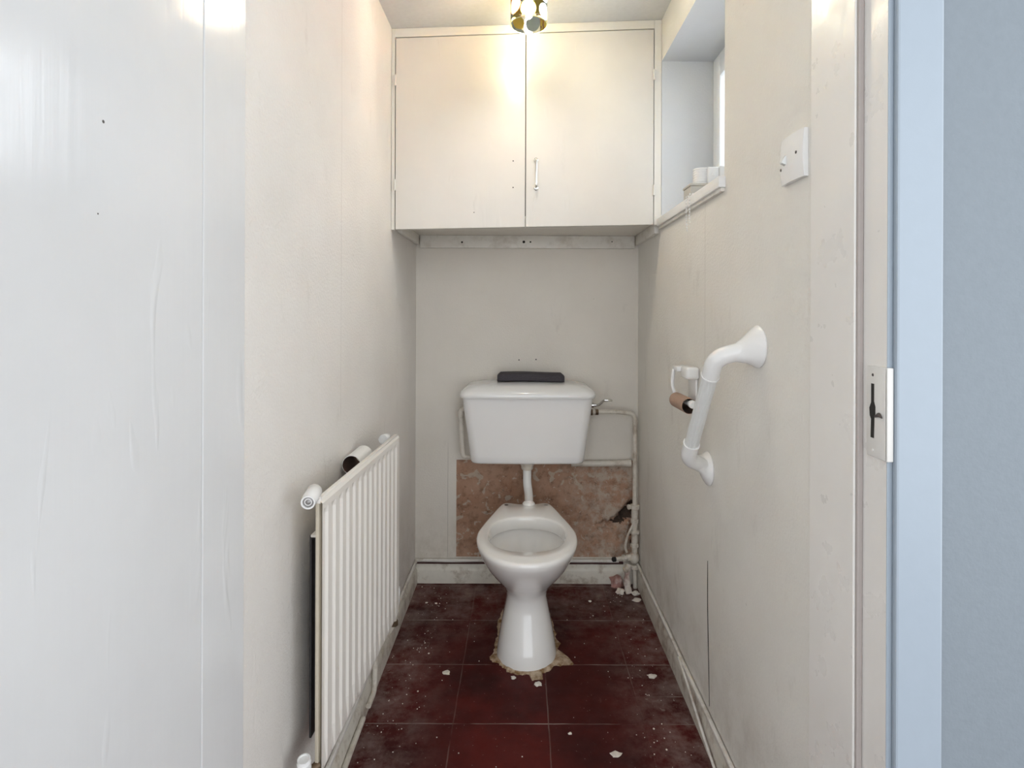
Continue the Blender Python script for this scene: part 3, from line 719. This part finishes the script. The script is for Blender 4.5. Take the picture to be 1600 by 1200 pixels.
bm = newbm(); lathe(bm, (VX-.077, VY-.018, .123), (-1, -.25, 0), [(0, .006), (.003, .0095), (.014, .0095), (.018, .005)], 12); obj('spindle_tip', bm, M_black, pw, label='black spindle tip')
bm = newbm(); lathe(bm, (VX-.024, VY-.012, .092), (-.6, -.5, -.3), [(0, .009), (.01, .012), (.026, .012), (.03, .006)], 12); obj('drain_cock', bm, M_pipe, pw)
bm = newbm(); tube(bm, [(VX, VY, .09), (VX+.001, VY, .04), (VX+.002, VY-.002, .001)], .0085, 14); obj('tail_pipe', bm, M_pipe, pw)
bm = newbm(); pts = []; rad_ = []
for k in range(14):
    t = k/13; pts.append((VX-.024-.012*math.sin(t*2.6), VY-.012-.035*t, .10-.0985*t)); rad_.append(.0085+.0035*abs(math.sin(k*1.9))+.003*(t > .5))
tube(bm, pts, rad_, 12); obj('wrapped_pipe', bm, M_tape, pw, label='pipe wrapped in dirty white tape')
bm = newbm(); tube(bm, fillet([(VX-.006, VY-.006, .26), (VX-.030, VY-.010, .215), (VX-.040, VY-.008, .165), (VX-.032, VY-.004, .145)], .02), .0048, 10)
obj('earth_wire', bm, M_pipe, pw)
bm = newbm(); tube(bm, [(CX+.18, 2.300, .492), (.30, 2.298, .492), (VX-.010, 2.300, .494)], .0125, 16)
lathe(bm, (VX-.03, 2.300, .494), (1, 0, 0), [(0, .0145), (.02, .0145)], 16)
tag(obj('waste_pipe', bm, M_pipe), 'short horizontal painted pipe under the right of the cistern', 'pipe')

# rubble at foot of pipes
def chunk(loc, r, sq=.6, seed=0, mat=M_plas_crumb, name='plaster_chip'):
    bm = newbm(); bmesh.ops.create_icosphere(bm, subdivisions=2, radius=1)
    for v in bm.verts:
        n_ = noise.noise(v.co*1.7+Vector((seed, 0, 0))); v.co = Vector((v.co.x*r*(1+.6*n_), v.co.y*r*.8*(1+.5*n_), max(-.5, v.co.z)*r*sq*(1+.4*n_)))
    zmin = min(v.co.z for v in bm.verts)
    for v in bm.verts: v.co.z -= zmin
    o = obj(name, bm, mat, smooth=False); o.location = loc; return o
M_redch = plain('red_stained_plaster', (.42, .22, .19), .9, var=.4, bump=.7, sc=60, dirt=((.75, .68, .62), .9))
tag(chunk((.385, 2.285, .0005), .030, .9, 3, M_redch, 'plaster_lump'), 'red-stained plaster lump in the corner below the valves', 'plaster lump')
tag(chunk((.392, 2.225, .0005), .016, .8, 5, name='plaster_lump'), 'white plaster lump on the floor left of the taped pipe', 'plaster lump')
tag(chunk((.450, 2.215, .0005), .014, .7, 8, name='plaster_lump'), 'white plaster lump at the foot of the right tail pipe', 'plaster lump')
tag(chunk((.445, 2.17, .0005), .016, .35, 11, name='plaster_lump'), 'flat pale plaster flake by the right skirting corner', 'plaster lump')
def fp(px, py): 
    y = 884*1.1/(py-490); return ((px-815)*y/884, y, .0004)
proto = None
CH = [(fp(700, 1052), .013, .15, 'curled pale flake on the tile left of the toilet foot'), (fp(804, 1060), .008, .4, 'white chip just in front of the toilet foot'),
      (fp(843, 1070), .012, .35, 'largest cream chip in front of the toilet foot'), (fp(1021, 1057), .013, .3, 'pale upright chip on the tile near the right skirting'),
      (fp(965, 1179), .014, .15, 'flat pale flake near the bottom of the view'), (fp(893, 1147), .005, .5, 'single white chip on the clean tile in front'),
      (fp(668, 943), .005, .5, 'left of two white specks on the tile behind left'), (fp(683, 944), .005, .5, 'right of two white specks on the tile behind left'),
      (fp(923, 940), .006, .6, 'white chip on the tile right of the pan'), (fp(592, 1055), .006, .5, 'white chip by the left skirting below the radiator end')]
for i, (p, r, sq, lab) in enumerate(CH):
    tag(chunk(p, r, sq, i*3.1), lab, 'plaster chip')
# tiny grit: one object
random.seed(11); bm = newbm()
for k in range(230):
    e_ = random.random() < .6
    x = random.choice((-1, 1))*random.uniform(.30, .43)+.02 if e_ else random.uniform(-.38, .43); y = random.uniform(1.3, 2.28)
    x = max(-.412, min(.46, x))
    if abs(x-PXC) < .12 and 1.7 < y < 2.15: continue
    r = random.uniform(.0007, .0021)*(1.5 if random.random() < .08 else 1)
    bmesh.ops.create_icosphere(bm, subdivisions=1, radius=r, matrix=Matrix.Translation((x, y, r*.6)) @ Matrix.Scale(.6, 4, (0, 0, 1)))
tag(obj('plaster_grit', bm, M_plas_crumb), 'fine pale grit scattered over the dark red tiles', 'grit', kind='stuff')

# loose cable on the right skirting
bm = newbm(); tube(bm, [(.4635, 1.66, .0935), (.460, 1.58, .088), (.459, 1.50, .068), (.4605, 1.42, .040), (.4625, 1.33, .016), (.463, 1.2, .006), (.463, 1.0, .005)], .0035, 8)
tag(obj('loose_cable', bm, M_bead), 'thin white cable dropping loose from the right skirting bead', 'cable')

# ---------------------------------------------------------------- grab rail
gr = thing('grab_rail', 'white angled grab rail with round end flanges on the right wall', 'grab rail', (XR, 1.29, .87))
U0, U1 = Vector((XR, 1.142, 1.035)), Vector((.403, 1.176, 1.0095)); L0, L1 = Vector((XR, 1.442, .707)), Vector((.403, 1.370, .751))
dd = (L1-U1).normalized()
for w, cpt, sgn in ((U0, U1, 1), (L0, L1, -1)):
    bm = newbm(); rings = []; sh = (cpt-w)/(w.x-cpt.x)
    for t_, r_ in [(0.0003, .0425), (.003, .0435), (.006, .042), (.013, .036), (.022, .029), (.030, .0235), (.036, .0205), (.041, .0188)]:
        k_ = min(1, t_/.03); cc = Vector((w.x-t_, w.y+sh.y*t_*k_, w.z+sh.z*t_*k_)); rings.append([cc+Vector((0, r_*math.cos(2*PI*q/40), r_*math.sin(2*PI*q/40))) for q in range(40)])
    loft(bm, rings); fl = obj('flange', bm, M_plas, gr)
    bm = newbm(); s0 = w.lerp(cpt, .30)
    tube(bm, fillet([s0, cpt, cpt+dd*sgn*.052], .034, 12), .0185, 24); tube(bm, [cpt+dd*sgn*.050, cpt+dd*sgn*.054], .0196, 24); obj('elbow', bm, M_plas, gr)
bm = newbm(); a_, b_ = frame(dd); rings = []
for P in (U1+dd*.045, L1-dd*.045):
    rings.append([P+(a_*math.cos(2*PI*k/72)+b_*math.sin(2*PI*k/72))*(.0165-(.0008 if k % 4 < 2 else 0)) for k in range(72)])
loft(bm, rings); obj('tube', bm, M_rail, gr, angle=60, label='finely ribbed grey-white tube')

# ---------------------------------------------------------------- toilet roll holder
th = thing('toilet_roll_holder', 'white plastic toilet roll holder on the right wall behind the grab rail', 'toilet roll holder', (XR, 1.53, .94))
bm = newbm(); box(bm, .442, XR-.0003, 1.515, 1.575, .924, .957, .007, 3); obj('housing', bm, M_plas, th)
bm = newbm(); box(bm, .471, XR-.0003, 1.530, 1.60, .865, .950, .003); obj('back_plate', bm, M_plas, th)
bm = newbm(); tube(bm, fillet([(.470, 1.610, .948), (.434, 1.610, .948), (.428, 1.608, .90), (.438, 1.603, .866)], .012), .005, 12)
box(bm, .431, .470, 1.57, 1.616, .940, .955, .004); obj('arm', bm, M_plas, th)
bm = newbm(); tube(bm, [(.440, 1.603, .866), (.440, 1.455, .866)], .0065, 12); lathe(bm, (.440, 1.462, .868), (0, -1, 0), [(0, .0065), (.002, .0105), (.012, .0105), (.016, .007)], 18); obj('spindle', bm, M_plas, th)
rt = thing('empty_roll', 'empty brown cardboard roll on the toilet roll holder', 'cardboard roll', (.44, 1.53, .858))
open_tube(rt, (.438, 1.474, .860), (-.02, 1, .0), .0205, .115, M_card, M_cardd)

# ---------------------------------------------------------------- light switch
sw = thing('light_switch', 'white square light switch beside the door frame', 'light switch', (XR, .985, 1.3725))
bm = newbm(); Y_, Z_ = .985, 1.3725; NN = 14; G = []
for i in range(NN+1):
    row = []
    for j in range(NN+1):
        u = -1+2*i/NN; v = -1+2*j/NN
        r = 1; row.append(bm.verts.new((XR-.0075-.0055*(1-.55*u*u-.45*v*v), Y_+u*.041, Z_+v*.0405)))
    G.append(row)
for i in range(NN):
    for j in range(NN): bm.faces.new((G[i][j], G[i+1][j], G[i+1][j+1], G[i][j+1]))
edge = [G[i][0] for i in range(NN)]+[G[NN][j] for j in range(NN)]+[G[i][NN] for i in range(NN, 0, -1)]+[G[0][j] for j in range(NN, 0, -1)]
bk = [bm.verts.new((XR-.0003, v.co.y, v.co.z)) for v in edge]
for i in range(len(edge)):
    k = (i+1) % len(edge); bm.faces.new((edge[i], edge[k], bk[k], bk[i]))
bm.faces.new(bk); obj('plate', bm, M_plas, sw)
bm = newbm(); hexa(bm, [(XR-.0125-d, Y_+.018+y, Z_+.002+z) for d, y, z in ((.007, -.0045, -.007), (.007, -.0045, -.004), (.007, .0045, -.007), (.007, .0045, -.004), (-.002, -.0055, -.011), (-.002, -.0055, .010), (-.002, .0055, -.011), (-.002, .0055, .010))], .0008); obj('rocker', bm, M_rail, sw)
for dy, dz in ((-.022, .004), (.037, -.012)):
    bm = newbm(); lathe(bm, (XR-.0075-.0055*(1-.55*(dy/.041)**2)-.0003+.0006, Y_+dy, Z_+dz), (-1, 0, 0), [(0, .0028), (.0008, .0026), (.0012, .0015)], 14); obj('screw', bm, M_steel, sw)
